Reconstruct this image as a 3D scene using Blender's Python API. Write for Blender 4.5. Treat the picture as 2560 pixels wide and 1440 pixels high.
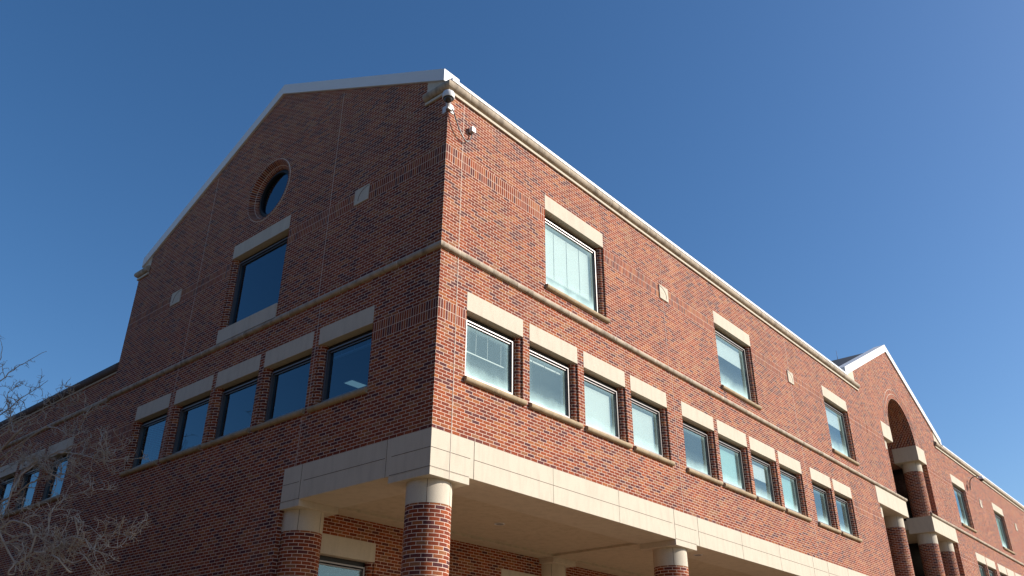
import bpy, math, random
from mathutils import Vector, Matrix
random.seed(7)
R_ = math.radians
scene = bpy.context.scene
for o in list(bpy.data.objects): bpy.data.objects.remove(o)

# ------------------------------------------------------------------ camera
cam_d = bpy.data.cameras.new('camera')
cam = bpy.data.objects.new('camera', cam_d); scene.collection.objects.link(cam)
cam_d.sensor_width = 36; cam_d.lens = 29.405; cam_d.clip_start = 0.1; cam_d.clip_end = 6000
cr_, cu_, cf_ = Vector((0.650572, -0.759428, 0.005064)), Vector((-0.354933, -0.298149, 0.886075)), Vector((0.671401, 0.578253, 0.463513))
m = Matrix((cr_, cu_, -cf_)).transposed().to_4x4()
m.translation = Vector((-9.901491, -10.383759, 1.599991))
cam.matrix_world = m
scene.camera = cam

# ------------------------------------------------------------------ light
SUN_AZ, SUN_EL = R_(-48.3), R_(30)          # azimuth from +X towards +Y
sd = Vector((math.cos(SUN_AZ)*math.cos(SUN_EL), math.sin(SUN_AZ)*math.cos(SUN_EL), math.sin(SUN_EL)))
w = bpy.data.worlds.new('World'); scene.world = w; w.use_nodes = True
nt = w.node_tree; nt.nodes.clear()
sky = nt.nodes.new('ShaderNodeTexSky'); sky.sky_type = 'NISHITA'; sky.sun_disc = False
sky.sun_elevation = SUN_EL; sky.sun_rotation = math.pi/2 - SUN_AZ
sky.altitude = 0; sky.air_density = 1.0; sky.dust_density = 1.0; sky.ozone_density = 3.0
bg = nt.nodes.new('ShaderNodeBackground'); bg.inputs[1].default_value = 0.091
wo = nt.nodes.new('ShaderNodeOutputWorld')
hs = nt.nodes.new('ShaderNodeHueSaturation'); hs.inputs['Saturation'].default_value = 1.22
nt.links.new(sky.outputs[0], hs.inputs['Color']); 
tm = nt.nodes.new('ShaderNodeMix'); tm.data_type = 'RGBA'; tm.blend_type = 'MULTIPLY'; tm.inputs[0].default_value = 1.0; tm.inputs[7].default_value = (0.97, 1.0, 1.04, 1)
nt.links.new(hs.outputs[0], tm.inputs[6]); nt.links.new(tm.outputs[2], bg.inputs[0]); nt.links.new(bg.outputs[0], wo.inputs[0])
sl = bpy.data.lights.new('sun', 'SUN'); sl.energy = 5.0; sl.angle = R_(0.5); sl.color = (1.0, 0.95, 0.87)
so = bpy.data.objects.new('sun', sl); scene.collection.objects.link(so)
so.rotation_euler = (-sd).to_track_quat('-Z', 'Y').to_euler()
scene.view_settings.view_transform = 'Standard'; scene.view_settings.look = 'None'
scene.view_settings.exposure = 0.55; scene.view_settings.gamma = 1.0

# ------------------------------------------------------------------ materials
def mat(name, rough=0.85, metallic=0.0, col=(0.5, 0.5, 0.5)):
    M = bpy.data.materials.new(name); M.use_nodes = True
    n = M.node_tree; b = n.nodes['Principled BSDF']
    b.inputs['Roughness'].default_value = rough; b.inputs['Metallic'].default_value = metallic
    b.inputs['Base Color'].default_value = (*col, 1)
    if rough > 0.8: b.inputs['Specular IOR Level'].default_value = 0.12
    return M, n, b
def N(n, t, **k):
    x = n.nodes.new(t)
    for a, v in k.items(): setattr(x, a, v)
    return x
def mth(n, op, a, b=None, c=None):
    x = N(n, 'ShaderNodeMath', operation=op)
    for i, v in enumerate((a, b, c)):
        if v is None: continue
        if isinstance(v, (int, float)): x.inputs[i].default_value = v
        else: n.links.new(v, x.inputs[i])
    return x.outputs[0]
def mixc(n, fac, a, b, mode='MIX'):
    x = N(n, 'ShaderNodeMix', data_type='RGBA', blend_type=mode)
    for i, v in ((0, fac), (6, a), (7, b)):
        if isinstance(v, (int, float)): x.inputs[i].default_value = v
        elif isinstance(v, tuple): x.inputs[i].default_value = (*v, 1)
        else: n.links.new(v, x.inputs[i])
    return x.outputs[2]
def noise(n, scale, detail=3, vec=None, rough=0.55):
    x = N(n, 'ShaderNodeTexNoise'); x.inputs['Scale'].default_value = scale
    x.inputs['Detail'].default_value = detail; x.inputs['Roughness'].default_value = rough
    if vec is not None: n.links.new(vec, x.inputs['Vector'])
    return x.outputs['Fac']
def ramp(n, fac, stops, interp='LINEAR'):
    x = N(n, 'ShaderNodeValToRGB'); cr = x.color_ramp; cr.interpolation = interp
    while len(cr.elements) < len(stops): cr.elements.new(0.5)
    for e, (p, c) in zip(cr.elements, stops):
        e.position = p; e.color = (*c, 1) if isinstance(c, tuple) else (c, c, c, 1)
    n.links.new(fac, x.inputs[0]); return x.outputs[0]

RH = 0.0683                                   # brick course height
def brick_mat(name, bw=0.2049, rh=RH, offset=0.5, mort=0.0056):
    M, n, b = mat(name, 0.88)
    uv = N(n, 'ShaderNodeUVMap').outputs[0]
    geo = N(n, 'ShaderNodeNewGeometry').outputs['Position']
    # slight waviness so that the courses are hand laid
    wn = N(n, 'ShaderNodeTexNoise'); wn.inputs['Scale'].default_value = 1.7; wn.inputs['Detail'].default_value = 2
    n.links.new(uv, wn.inputs['Vector'])
    wv = N(n, 'ShaderNodeVectorMath', operation='MULTIPLY_ADD')
    sub = N(n, 'ShaderNodeVectorMath', operation='SUBTRACT'); sub.inputs[1].default_value = (0.5, 0.5, 0.5)
    n.links.new(wn.outputs['Color'], sub.inputs[0]); n.links.new(sub.outputs[0], wv.inputs[0])
    wv.inputs[1].default_value = (0.006, 0.006, 0); n.links.new(uv, wv.inputs[2])
    br = N(n, 'ShaderNodeTexBrick', offset=offset, offset_frequency=2, squash=1.0)
    n.links.new(wv.outputs[0], br.inputs['Vector'])
    br.inputs['Scale'].default_value = 1; br.inputs['Brick Width'].default_value = bw
    br.inputs['Row Height'].default_value = rh; br.inputs['Mortar Size'].default_value = mort
    br.inputs['Mortar Smooth'].default_value = 0.25; br.inputs['Bias'].default_value = 0
    br.inputs['Color1'].default_value = (0, 0, 0, 1); br.inputs['Color2'].default_value = (1, 1, 1, 1)
    br.inputs['Mortar'].default_value = (0.5, 0.5, 0.5, 1)
    big = noise(n, 0.55, 3, geo)
    t = mth(n, 'ADD', br.outputs['Color'], mth(n, 'MULTIPLY', mth(n, 'SUBTRACT', big, 0.5), 0.55))
    c = ramp(n, t, [(0.0, (0.095, 0.031, 0.031)), (0.08, (0.121, 0.035, 0.030)), (0.15, (0.178, 0.040, 0.021)),
                    (0.34, (0.238, 0.051, 0.021)), (0.48, (0.204, 0.045, 0.021)), (0.60, (0.281, 0.068, 0.025)),
                    (0.73, (0.251, 0.077, 0.033)), (0.84, (0.311, 0.101, 0.036)), (0.93, (0.260, 0.106, 0.051))], 'CONSTANT')
    st = noise(n, 26, 4, geo, 0.7)
    c = mixc(n, 1.0, c, ramp(n, st, [(0.25, 0.72), (0.5, 1.0), (0.78, 1.3)]), 'MULTIPLY')
    mp = N(n, 'ShaderNodeMapping'); mp.inputs['Scale'].default_value = (1.0, 1.0, 0.16); n.links.new(geo, mp.inputs[0])
    c = mixc(n, 1.0, c, ramp(n, noise(n, 0.9, 4, mp.outputs[0], 0.6), [(0.32, 0.84), (0.5, 1.0), (0.7, 1.10)]), 'MULTIPLY')
    pt = noise(n, 0.9, 4, geo)
    c = mixc(n, ramp(n, pt, [(0.60, 0.0), (0.78, 0.22)]), c, (0.36, 0.25, 0.18))      # lime bloom
    mc = mixc(n, noise(n, 3.0, 3, geo), (0.60, 0.45, 0.355), (0.80, 0.64, 0.53))
    c = mixc(n, br.outputs['Fac'], c, mc)
    n.links.new(c, b.inputs['Base Color'])
    bp = N(n, 'ShaderNodeBump'); bp.inputs['Strength'].default_value = 0.5; bp.inputs['Distance'].default_value = 0.006
    h = mth(n, 'ADD', mth(n, 'MULTIPLY', br.outputs['Fac'], -1.0), mth(n, 'MULTIPLY', st, 0.35))
    n.links.new(h, bp.inputs['Height']); n.links.new(bp.outputs[0], b.inputs['Normal'])
    return M
BRICK = brick_mat('running_brick')
SOLDIER = brick_mat('soldier_brick', offset=0.0)
RADIAL = brick_mat('rowlock_brick', bw=0.205, rh=0.072, offset=0.0, mort=0.006)

def stone_mat(name, c1, c2, stain=0.0, bump=0.15, joint=0.0):
    M, n, b = mat(name, 0.9)
    geo = N(n, 'ShaderNodeNewGeometry').outputs['Position']
    c = mixc(n, noise(n, 1.3, 5, geo), c1, c2)
    fine = noise(n, 70, 3, geo, 0.7)
    c = mixc(n, 1.0, c, ramp(n, fine, [(0.3, 0.86), (0.5, 1.0), (0.75, 1.07)]), 'MULTIPLY')
    if stain:
        mp = N(n, 'ShaderNodeMapping'); mp.inputs['Scale'].default_value = (1, 1, 0.22); n.links.new(geo, mp.inputs[0])
        s = noise(n, 5.5, 5, mp.outputs[0], 0.65)
        c = mixc(n, ramp(n, s, [(0.46, 0.0), (0.68, stain)]), c, (0.10, 0.075, 0.055))
    if joint:
        uv = N(n, 'ShaderNodeUVMap').outputs[0]
        sp = N(n, 'ShaderNodeSeparateXYZ'); n.links.new(uv, sp.inputs[0])
        j = mth(n, 'LESS_THAN', mth(n, 'MODULO', mth(n, 'ADD', sp.outputs[0], 0.45), joint), 0.014)
        c = mixc(n, mth(n, 'MULTIPLY', j, 0.75), c, (0.72, 0.66, 0.58))
    n.links.new(c, b.inputs['Base Color'])
    bp = N(n, 'ShaderNodeBump'); bp.inputs['Strength'].default_value = bump; bp.inputs['Distance'].default_value = 0.004
    n.links.new(fine, bp.inputs['Height']); n.links.new(bp.outputs[0], b.inputs['Normal'])
    return M
STONE = stone_mat('cream_precast', (0.55, 0.475, 0.375), (0.60, 0.525, 0.42), 0.13)
BUFF = stone_mat('buff_moulding', (0.37, 0.295, 0.22), (0.50, 0.415, 0.32), 0.6, 0.3, joint=1.83)
SILLST = stone_mat('buff_sill', (0.36, 0.265, 0.165), (0.44, 0.34, 0.225), 0.35, 0.3)
STUCCO = stone_mat('portico_stucco', (0.50, 0.42, 0.31), (0.56, 0.47, 0.35), 0.18, 0.2)
def plain(name, col, rough=0.6, metallic=0.0, var=0.12, scale=6):
    M, n, b = mat(name, rough, metallic)
    geo = N(n, 'ShaderNodeNewGeometry').outputs['Position']
    lo = tuple(v*(1-var) for v in col); hi = tuple(min(1, v*(1+var)) for v in col)
    n.links.new(mixc(n, noise(n, scale, 4, geo), lo, hi), b.inputs['Base Color'])
    return M
WHITE = plain('painted_metal', (0.68, 0.665, 0.66), 0.5, 0.0, 0.05, 2)
MORTAR = plain('sealant', (0.62, 0.52, 0.44), 0.9)
DARKJ = plain('open_joint', (0.13, 0.10, 0.08), 0.95)
FRAME = plain('anodised_frame', (0.20, 0.18, 0.175), 0.42, 0.85, 0.08)
HEAD = plain('black_gasket', (0.012, 0.011, 0.012), 0.6)
SLATE = plain('slate_roof', (0.035, 0.037, 0.045), 0.7, 0, 0.3, 9)
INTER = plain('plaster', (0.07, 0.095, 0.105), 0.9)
PLAST = plain('grey_plastic', (0.60, 0.58, 0.58), 0.4)
CABLE = plain('grey_conduit', (0.07, 0.065, 0.065), 0.4)
RUST = plain('brown_metal', (0.10, 0.05, 0.04), 0.6)
BLIND, n_, b_ = mat('venetian_blind', 0.6)
uv_ = N(n_, 'ShaderNodeUVMap').outputs[0]; sp_ = N(n_, 'ShaderNodeSeparateXYZ'); n_.links.new(uv_, sp_.inputs[0])
sl_ = mth(n_, 'PINGPONG', mth(n_, 'MULTIPLY', sp_.outputs[1], 1.0), 0.0125)
n_.links.new(ramp(n_, mth(n_, 'MULTIPLY', sl_, 80), [(0.0, (0.25, 0.27, 0.27)), (0.35, (0.74, 0.76, 0.75)), (1.0, (0.84, 0.86, 0.85))]), b_.inputs['Base Color'])
SHADE = plain('roller_shade', (0.40, 0.62, 0.60), 0.8, 0, 0.04, 3)
LAMPM, n_, b_ = mat('lit_diffuser', 0.5, 0, (0.8, 0.8, 0.75))
b_.inputs['Emission Color'].default_value = (0.9, 0.95, 0.8, 1); b_.inputs['Emission Strength'].default_value = 0.3

def glass_mat(name, trans, dust_glow, refl=0.16, tint=(0.86, 0.93, 1.0)):
    M = bpy.data.materials.new(name); M.use_nodes = True
    n = M.node_tree; n.nodes.clear()
    out = N(n, 'ShaderNodeOutputMaterial')
    tr = N(n, 'ShaderNodeBsdfTransparent'); tr.inputs[0].default_value = (*trans, 1)
    gl = N(n, 'ShaderNodeBsdfGlossy'); gl.inputs[0].default_value = (*tint, 1); gl.inputs['Roughness'].default_value = 0.01
    lw = N(n, 'ShaderNodeLayerWeight'); lw.inputs[0].default_value = 0.5
    fr5 = mth(n, 'POWER', lw.outputs['Facing'], 4.0)
    wob = N(n, 'ShaderNodeBump'); wob.inputs['Strength'].default_value = 0.03; wob.inputs['Distance'].default_value = 0.02
    geo = N(n, 'ShaderNodeNewGeometry').outputs['Position']
    n.links.new(noise(n, 1.1, 2, geo), wob.inputs['Height']); n.links.new(wob.outputs[0], gl.inputs['Normal'])
    m1 = N(n, 'ShaderNodeMixShader')
    n.links.new(mth(n, 'ADD', mth(n, 'MULTIPLY', fr5, 0.8), refl), m1.inputs[0])
    n.links.new(tr.outputs[0], m1.inputs[1]); n.links.new(gl.outputs[0], m1.inputs[2])
    last = m1
    if dust_glow:
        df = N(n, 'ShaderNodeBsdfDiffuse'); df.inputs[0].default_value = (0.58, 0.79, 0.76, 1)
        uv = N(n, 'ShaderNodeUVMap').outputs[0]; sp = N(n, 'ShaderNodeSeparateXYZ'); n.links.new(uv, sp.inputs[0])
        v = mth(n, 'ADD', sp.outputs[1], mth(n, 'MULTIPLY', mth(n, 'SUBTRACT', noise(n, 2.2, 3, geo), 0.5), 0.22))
        low = ramp(n, v, [(0.0, 0.80), (0.10, 0.42), (0.26, 0.06), (0.45, 0.0)])      # grime low on the pane, paled to paint in the sun glow
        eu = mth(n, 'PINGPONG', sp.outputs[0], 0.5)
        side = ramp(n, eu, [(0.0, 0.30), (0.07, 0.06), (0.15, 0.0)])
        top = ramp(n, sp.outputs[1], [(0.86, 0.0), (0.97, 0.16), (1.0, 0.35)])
        f = mth(n, 'ADD', mth(n, 'ADD', low, side), top)  # grime and painted glow along all pane edges
        f = mth(n, 'ADD', f, mth(n, 'ADD', mth(n, 'MULTIPLY', noise(n, 1.1, 4, geo), 0.06), dust_glow))
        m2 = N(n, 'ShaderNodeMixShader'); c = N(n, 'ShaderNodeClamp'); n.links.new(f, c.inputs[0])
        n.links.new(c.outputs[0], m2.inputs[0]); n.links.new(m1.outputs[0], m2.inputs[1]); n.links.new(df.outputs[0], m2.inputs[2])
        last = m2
    n.links.new(last.outputs[0], out.inputs[0])
    return M
GLASS_S = glass_mat('dusty_glow_teal_glass', (0.71, 0.765, 0.73), 0.03, 0.11, (0.52, 0.84, 0.95))
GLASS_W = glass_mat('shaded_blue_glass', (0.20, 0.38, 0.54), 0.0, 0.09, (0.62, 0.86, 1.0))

# ------------------------------------------------------------------ mesh helpers
class MB:
    def __init__(s): s.v = []; s.f = []; s.uv = []; s.m = []; s.sm = []
    def poly(s, pts, uvs=None, m=0, smooth=False):
        pts = [Vector(p) for p in pts]
        if uvs is None:
            nn = (pts[1]-pts[0]).cross(pts[2]-pts[0]); a = [abs(c) for c in nn]
            if a[0] >= a[1] and a[0] >= a[2]: uvs = [(p.y, vz(p.z, pts)) for p in pts]
            elif a[1] >= a[2]: uvs = [(p.x, vz(p.z, pts)) for p in pts]
            else: uvs = [(p.x, p.y) for p in pts]
        i = len(s.v); s.v += [tuple(p) for p in pts]
        s.f.append(tuple(range(i, i+len(pts)))); s.uv.append(uvs); s.m.append(m); s.sm.append(smooth)
    def box(s, x0, x1, y0, y1, z0, z1, m=0):
        x0, x1 = sorted((x0, x1)); y0, y1 = sorted((y0, y1)); z0, z1 = sorted((z0, z1))
        P = lambda a, b, c: (a, b, c)
        s.poly([P(x0,y0,z0),P(x1,y0,z0),P(x1,y0,z1),P(x0,y0,z1)], m=m)
        s.poly([P(x1,y1,z0),P(x0,y1,z0),P(x0,y1,z1),P(x1,y1,z1)], m=m)
        s.poly([P(x0,y1,z0),P(x0,y0,z0),P(x0,y0,z1),P(x0,y1,z1)], m=m)
        s.poly([P(x1,y0,z0),P(x1,y1,z0),P(x1,y1,z1),P(x1,y0,z1)], m=m)
        s.poly([P(x0,y0,z1),P(x1,y0,z1),P(x1,y1,z1),P(x0,y1,z1)], m=m)
        s.poly([P(x0,y1,z0),P(x1,y1,z0),P(x1,y0,z0),P(x0,y0,z0)], m=m)
    def fbox(s, F, a0, a1, d0, d1, z0, z1, m=0):
        p, q = F(a0, d0, z0), F(a1, d1, z1)
        s.box(p[0], q[0], p[1], q[1], z0, z1, m)
    def cyl(s, cx, cy, z0, z1, r, n=32, m=0, a0=0, a1=2*math.pi, caps=True, r1=None):
        r1 = r if r1 is None else r1
        for i in range(n):
            t0 = a0+(a1-a0)*i/n; t1 = a0+(a1-a0)*(i+1)/n
            p = lambda t, rr, z: (cx+rr*math.cos(t), cy+rr*math.sin(t), z)
            zz = (z0+z1)/2
            vv = lambda z: vzr(z, zz)
            s.poly([p(t0,r,z0), p(t1,r,z0), p(t1,r1,z1), p(t0,r1,z1)],
                   [(t0*r, vv(z0)), (t1*r, vv(z0)), (t1*r, vv(z1)), (t0*r, vv(z1))], m, True)
        if caps:
            for z, rr in ((z0, r), (z1, r1)):
                s.poly([(cx+rr*math.cos(a0+(a1-a0)*i/n), cy+rr*math.sin(a0+(a1-a0)*i/n), z) for i in range(n)], m=m)
    def sweep(s, path, prof, m=0, smooth=True, caps=True):
        """profile (outward offset, z) swept along a plan path; outward is to the right of travel"""
        P = [Vector((p[0], p[1])) for p in path]; rows = []; L = 0; Ls = []
        for i, p in enumerate(P):
            d0 = (P[i]-P[i-1]).normalized() if i else None
            d1 = (P[i+1]-P[i]).normalized() if i < len(P)-1 else None
            n0 = Vector((d0.y, -d0.x)) if d0 else None; n1 = Vector((d1.y, -d1.x)) if d1 else None
            if n0 is None: nn = n1
            elif n1 is None: nn = n0
            else: nn = (n0+n1).normalized(); nn = nn/max(0.2, nn.dot(n0))
            if i: L += (P[i]-P[i-1]).length
            Ls.append(L); rows.append([(p.x+nn.x*o, p.y+nn.y*o, z) for o, z in prof])
        for i in range(len(P)-1):
            t = 0
            for j in range(len(prof)-1):
                dl = math.dist(prof[j], prof[j+1])
                s.poly([rows[i][j], rows[i+1][j], rows[i+1][j+1], rows[i][j+1]],
                       [(Ls[i], t), (Ls[i+1], t), (Ls[i+1], t+dl), (Ls[i], t+dl)], m, smooth)
                t += dl
        if caps:
            s.poly(rows[0], m=m); s.poly(list(reversed(rows[-1])), m=m)
    def tube(s, pts, rad, n=5, m=0):
        pts = [Vector(p) for p in pts]; rings = []
        up = Vector((0.13, 0.31, 0.94))
        for i, p in enumerate(pts):
            d = (pts[min(i+1, len(pts)-1)]-pts[max(i-1, 0)])
            if d.length < 1e-9: d = Vector((0, 0, 1))
            d.normalize(); a = d.cross(up)
            if a.length < 0.05: a = d.cross(Vector((1, 0, 0)))
            a.normalize(); b = d.cross(a); r = rad[i] if isinstance(rad, (list, tuple)) else rad
            rings.append([p+(a*math.cos(2*math.pi*k/n)+b*math.sin(2*math.pi*k/n))*r for k in range(n)])
        base = len(s.v)
        for rg in rings: s.v += [tuple(q) for q in rg]
        for i in range(len(rings)-1):
            for k in range(n):
                k2 = (k+1) % n
                s.f.append((base+i*n+k, base+i*n+k2, base+(i+1)*n+k2, base+(i+1)*n+k))
                s.uv.append([(k/n, i), ((k+1)/n, i), ((k+1)/n, i+1), (k/n, i+1)]); s.m.append(m); s.sm.append(True)
        for rg, off in ((0, 0), (len(rings)-1, 0)):
            idx = tuple(base+rg*n+k for k in range(n))
            s.f.append(idx if rg else tuple(reversed(idx))); s.uv.append([(0, 0)]*n); s.m.append(m); s.sm.append(False)
    def lathe(s, c, axis, prof, n=24, m=0):
        c = Vector(c); ax = Vector(axis).normalized()
        a = ax.cross(Vector((0.3, 1, 0.2))).normalized(); b = ax.cross(a); rows = []
        for r, h in prof: rows.append([c+ax*h+(a*math.cos(2*math.pi*k/n)+b*math.sin(2*math.pi*k/n))*r for k in range(n)])
        for i in range(len(rows)-1):
            for k in range(n):
                k2 = (k+1) % n
                s.poly([rows[i][k], rows[i][k2], rows[i+1][k2], rows[i+1][k]], [(0,0),(1,0),(1,1),(0,1)], m, True)
    def build(s, name, mats, parent=None, bevel=0.0, merge=True):
        me = bpy.data.meshes.new(name)
        me.from_pydata(s.v, [], s.f)
        ul = me.uv_layers.new(name='UVMap'); k = 0
        for us in s.uv:
            for u in us: ul.data[k].uv = u; k += 1
        for i, p in enumerate(me.polygons): p.material_index = s.m[i]; p.use_smooth = s.sm[i]
        for mm in (mats if isinstance(mats, (list, tuple)) else [mats]): me.materials.append(mm)
        if merge:
            import bmesh
            bm = bmesh.new(); bm.from_mesh(me); bmesh.ops.remove_doubles(bm, verts=bm.verts, dist=0.0004)
            bmesh.ops.recalc_face_normals(bm, faces=bm.faces); bm.to_mesh(me); bm.free()
            sm_ = [p.use_smooth for p in me.polygons]
            if any(sm_):
                me.set_sharp_from_angle(angle=R_(38))
                for p, f_ in zip(me.polygons, sm_): p.use_smooth = f_
        o = bpy.data.objects.new(name, me); scene.collection.objects.link(o)
        if parent is not None: o.parent = parent
        if bevel:
            md = o.modifiers.new('bevel', 'BEVEL'); md.width = bevel; md.segments = 2; md.limit_method = 'ANGLE'
        return o
def vzr(z, zc): return z-6.28+60*RH*2 if zc < 10.03 else z-12.53+152*RH
def vz(z, pts): return vzr(z, sum(p.z for p in pts)/len(pts))
def thing(name, label, cat, loc=(0, 0, 0), group=None):
    o = bpy.data.objects.new(name, None); scene.collection.objects.link(o); o.location = loc
    o.empty_display_size = 0.2
    o['label'] = label; o['category'] = cat
    if group: o['group'] = group
    return o
def tag(o, label, cat, group=None):
    o['label'] = label; o['category'] = cat
    if group: o['group'] = group
    return o
FR = lambda a, d, z: (a, d, z)      # sunlit front: a runs along +X, d inwards (+Y)
FL = lambda a, d, z: (d, a, z)      # shaded gable end: a runs along +Y, d inwards (+X)

B = thing('brick_building', 'red brick gabled building with cream stone trim, rows of square windows and a column portico', 'building')

# ------------------------------------------------------------------ dimensions
CTR = 6.78; WL = 13.58                        # gable end centre and width
XG = 29.13                                    # entrance gable centre
LOW = [(0.786,2.521),(2.735,4.454),(4.687,6.391),(6.628,8.322),(9.075,10.819),(11.024,12.812),(13.005,14.742),(14.951,16.66),
       (17.403,19.094),(19.312,20.995)]
UPP = [(3.336,5.743),(11.60,14.026),(19.897,22.274)]
LOWR = [(37.25,38.93),(39.06,40.84),(41.41,43.09),(43.24,44.89),(45.09,46.75),(46.95,48.6),(49.3,50.95),(51.15,52.8),(53.0,54.65)]
UPPR = [(35.95,38.30),(43.84,46.145),(52.0,54.35)]
LEFT = [(1.891,3.677),(3.893,5.703),(5.891,7.728),(7.907,9.661),(9.916,11.692)]
WING = [(15.60,17.38),(17.60,19.38),(19.60,21.38),(21.60,23.38)]
ZW = (7.49, 8.895); ZU = (10.50, 12.53)
SOL_L = (6.28+32*RH, 6.28+38*RH); SOL_U = (12.53-6*RH, 12.53)

def wall(mb, F, a0, a1, z0, z1, holes, soldiers, skip=()):
    A = sorted({a0, a1} | {h[i] for h in holes for i in (0, 1) if a0 < h[i] < a1} | {h[i] for h in soldiers for i in (0, 1) if a0 < h[i] < a1}
               | {h[i] for h in skip for i in (0, 1) if a0 < h[i] < a1})
    Z = sorted({z0, z1} | {h[i] for h in holes for i in (2, 3) if z0 < h[i] < z1} | {h[i] for h in soldiers for i in (2, 3) if z0 < h[i] < z1}
               | {h[i] for h in skip for i in (2, 3) if z0 < h[i] < z1} | ({10.03} if z0 < 10.03 < z1 else set()))
    for i in range(len(A)-1):
        for j in range(len(Z)-1):
            ca, cz = (A[i]+A[i+1])/2, (Z[j]+Z[j+1])/2
            if any(h[0] < ca < h[1] and h[2] < cz < h[3] for h in list(holes)+list(skip)): continue
            q = [(A[i], Z[j]), (A[i+1], Z[j]), (A[i+1], Z[j+1]), (A[i], Z[j+1])]
            sol = next((h for h in soldiers if h[0] < ca < h[1] and h[2] < cz < h[3]), None)
            pts = [F(a, 0, z) for a, z in q]
            if sol: mb.poly(pts, [(z-sol[2], a) for a, z in q], 1)
            else: mb.poly(pts, [(a, vzr(z, cz)) for a, z in q], 0)
def reveal(mb, F, a0, a1, z0, z1, d=0.3, sides='lr'):
    if 'l' in sides: mb.poly([F(a0, 0, z0), F(a0, d, z0), F(a0, d, z1), F(a0, 0, z1)])
    if 'r' in sides: mb.poly([F(a1, 0, z0), F(a1, d, z0), F(a1, d, z1), F(a1, 0, z1)])
    if 't' in sides: mb.poly([F(a0, 0, z1), F(a1, 0, z1), F(a1, d, z1), F(a0, d, z1)])
    if 'b' in sides: mb.poly([F(a0, 0, z0), F(a1, 0, z0), F(a1, d, z0), F(a0, d, z0)])

# ------------------------------------------------------------------ sunlit front wall
wb = MB()
holes = [(a, b, *ZW) for a, b in LOW+LOWR] + [(a, b, *ZU) for a, b in UPP+UPPR]
for h in holes: reveal(wb, FR, *h, d=0.3, sides='lrb')
op_low = (23.98, 34.28, 0.0, 9.30); blkL = (23.83, 27.41, 9.30, 9.985); blkR = (30.85, 34.43, 9.30, 9.985)
cent = (27.41, 30.85, 9.30, 13.20)
op_up = (26.25, 32.01, 9.985, 12.52); ublk = [(26.23, 27.41, 12.52, 13.20), (30.85, 32.03, 12.52, 13.20)]
AR = 1.72
archcell = (XG-2.45, XG+2.45, 13.20, 15.65)
soldR = [(0, 0.786, *SOL_L), (20.995, 23.98, *SOL_L), (34.28, 37.25, *SOL_L), (54.65, 60, *SOL_L), (48.6, 49.3, *SOL_L)]
soldR += [(a, b, *SOL_U) for a, b in [(0, 3.336), (5.743, 11.6), (14.026, 19.897), (22.274, 26.25), (32.01, 35.95), (38.30, 43.84), (46.145, 52.0), (54.35, 60)]]
allh = holes+[op_low, blkL, blkR, cent, op_up]+ublk
ZT = 13.95
wall(wb, FR, 0, 60, 6.28, ZT, allh, soldR, skip=[archcell])
wall(wb, FR, 22.75, 60, 0, 6.28, [op_low, (37.3, 39.0, 3.0, 4.7)], [])
# entrance gable above the eaves line
ga0, ga1 = 22.9, 35.36
def gz(x): return 17.34-0.491*abs(x-XG)
def gable_cells(mb, F, a0, a1, zb, zf, skip, ctr):
    A = sorted({a0, a1, ctr, skip[0], skip[1]})
    for i in range(len(A)-1):
        p, q = A[i], A[i+1]; base = skip[3] if skip[0]-1e-6 < (p+q)/2 < skip[1] and skip[3] > zb else zb
        pts = [(p, base), (q, base), (q, zf(q)), (p, zf(p))]
        mb.poly([F(a, 0, z) for a, z in pts], [(a, vzr(z, 12)) for a, z in pts], 0)
gable_cells(wb, FR, ga0, ga1, ZT, gz, archcell, XG)
# strips left and right of the arch cell between soldier top and eaves are covered by wall(); now the arch cell itself
def hole_cell(mb, F, cell, cx, cz, r, t0, t1, n):
    x0, x1, z0, z1 = cell
    def outer(t):
        c, s_ = math.cos(t), math.sin(t); k = 1e9
        if c > 1e-6: k = min(k, (x1-cx)/c)
        if c < -1e-6: k = min(k, (x0-cx)/c)
        if s_ > 1e-6: k = min(k, (z1-cz)/s_)
        if s_ < -1e-6: k = min(k, (z0-cz)/s_)
        return (cx+k*c, cz+k*s_)
    corners = [math.atan2(z-cz, x-cx) % (2*math.pi) for x in (x0, x1) for z in (z0, z1)]
    T = sorted({t0+(t1-t0)*i/n for i in range(n+1)} | {c for c in corners if t0 < c < t1})
    for i in range(len(T)-1):
        a, b = T[i], T[i+1]
        q = [(cx+r*math.cos(a), cz+r*math.sin(a)), outer(a), outer(b), (cx+r*math.cos(b), cz+r*math.sin(b))]
        mb.poly([F(p[0], 0, p[1]) for p in q], [(p[0], vzr(p[1], 12)) for p in q], 0)
hole_cell(wb, FR, archcell, XG, 13.20, 2.14, 0, math.pi, 48)
# jamb reveals of the entrance
reveal(wb, FR, 23.98, 34.28, 0, 9.30, 1.1); reveal(wb, FR, 26.25, 32.01, 9.985, 12.52, 1.1)
wb.build('front_wall', [BRICK, SOLDIER], B)

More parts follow.
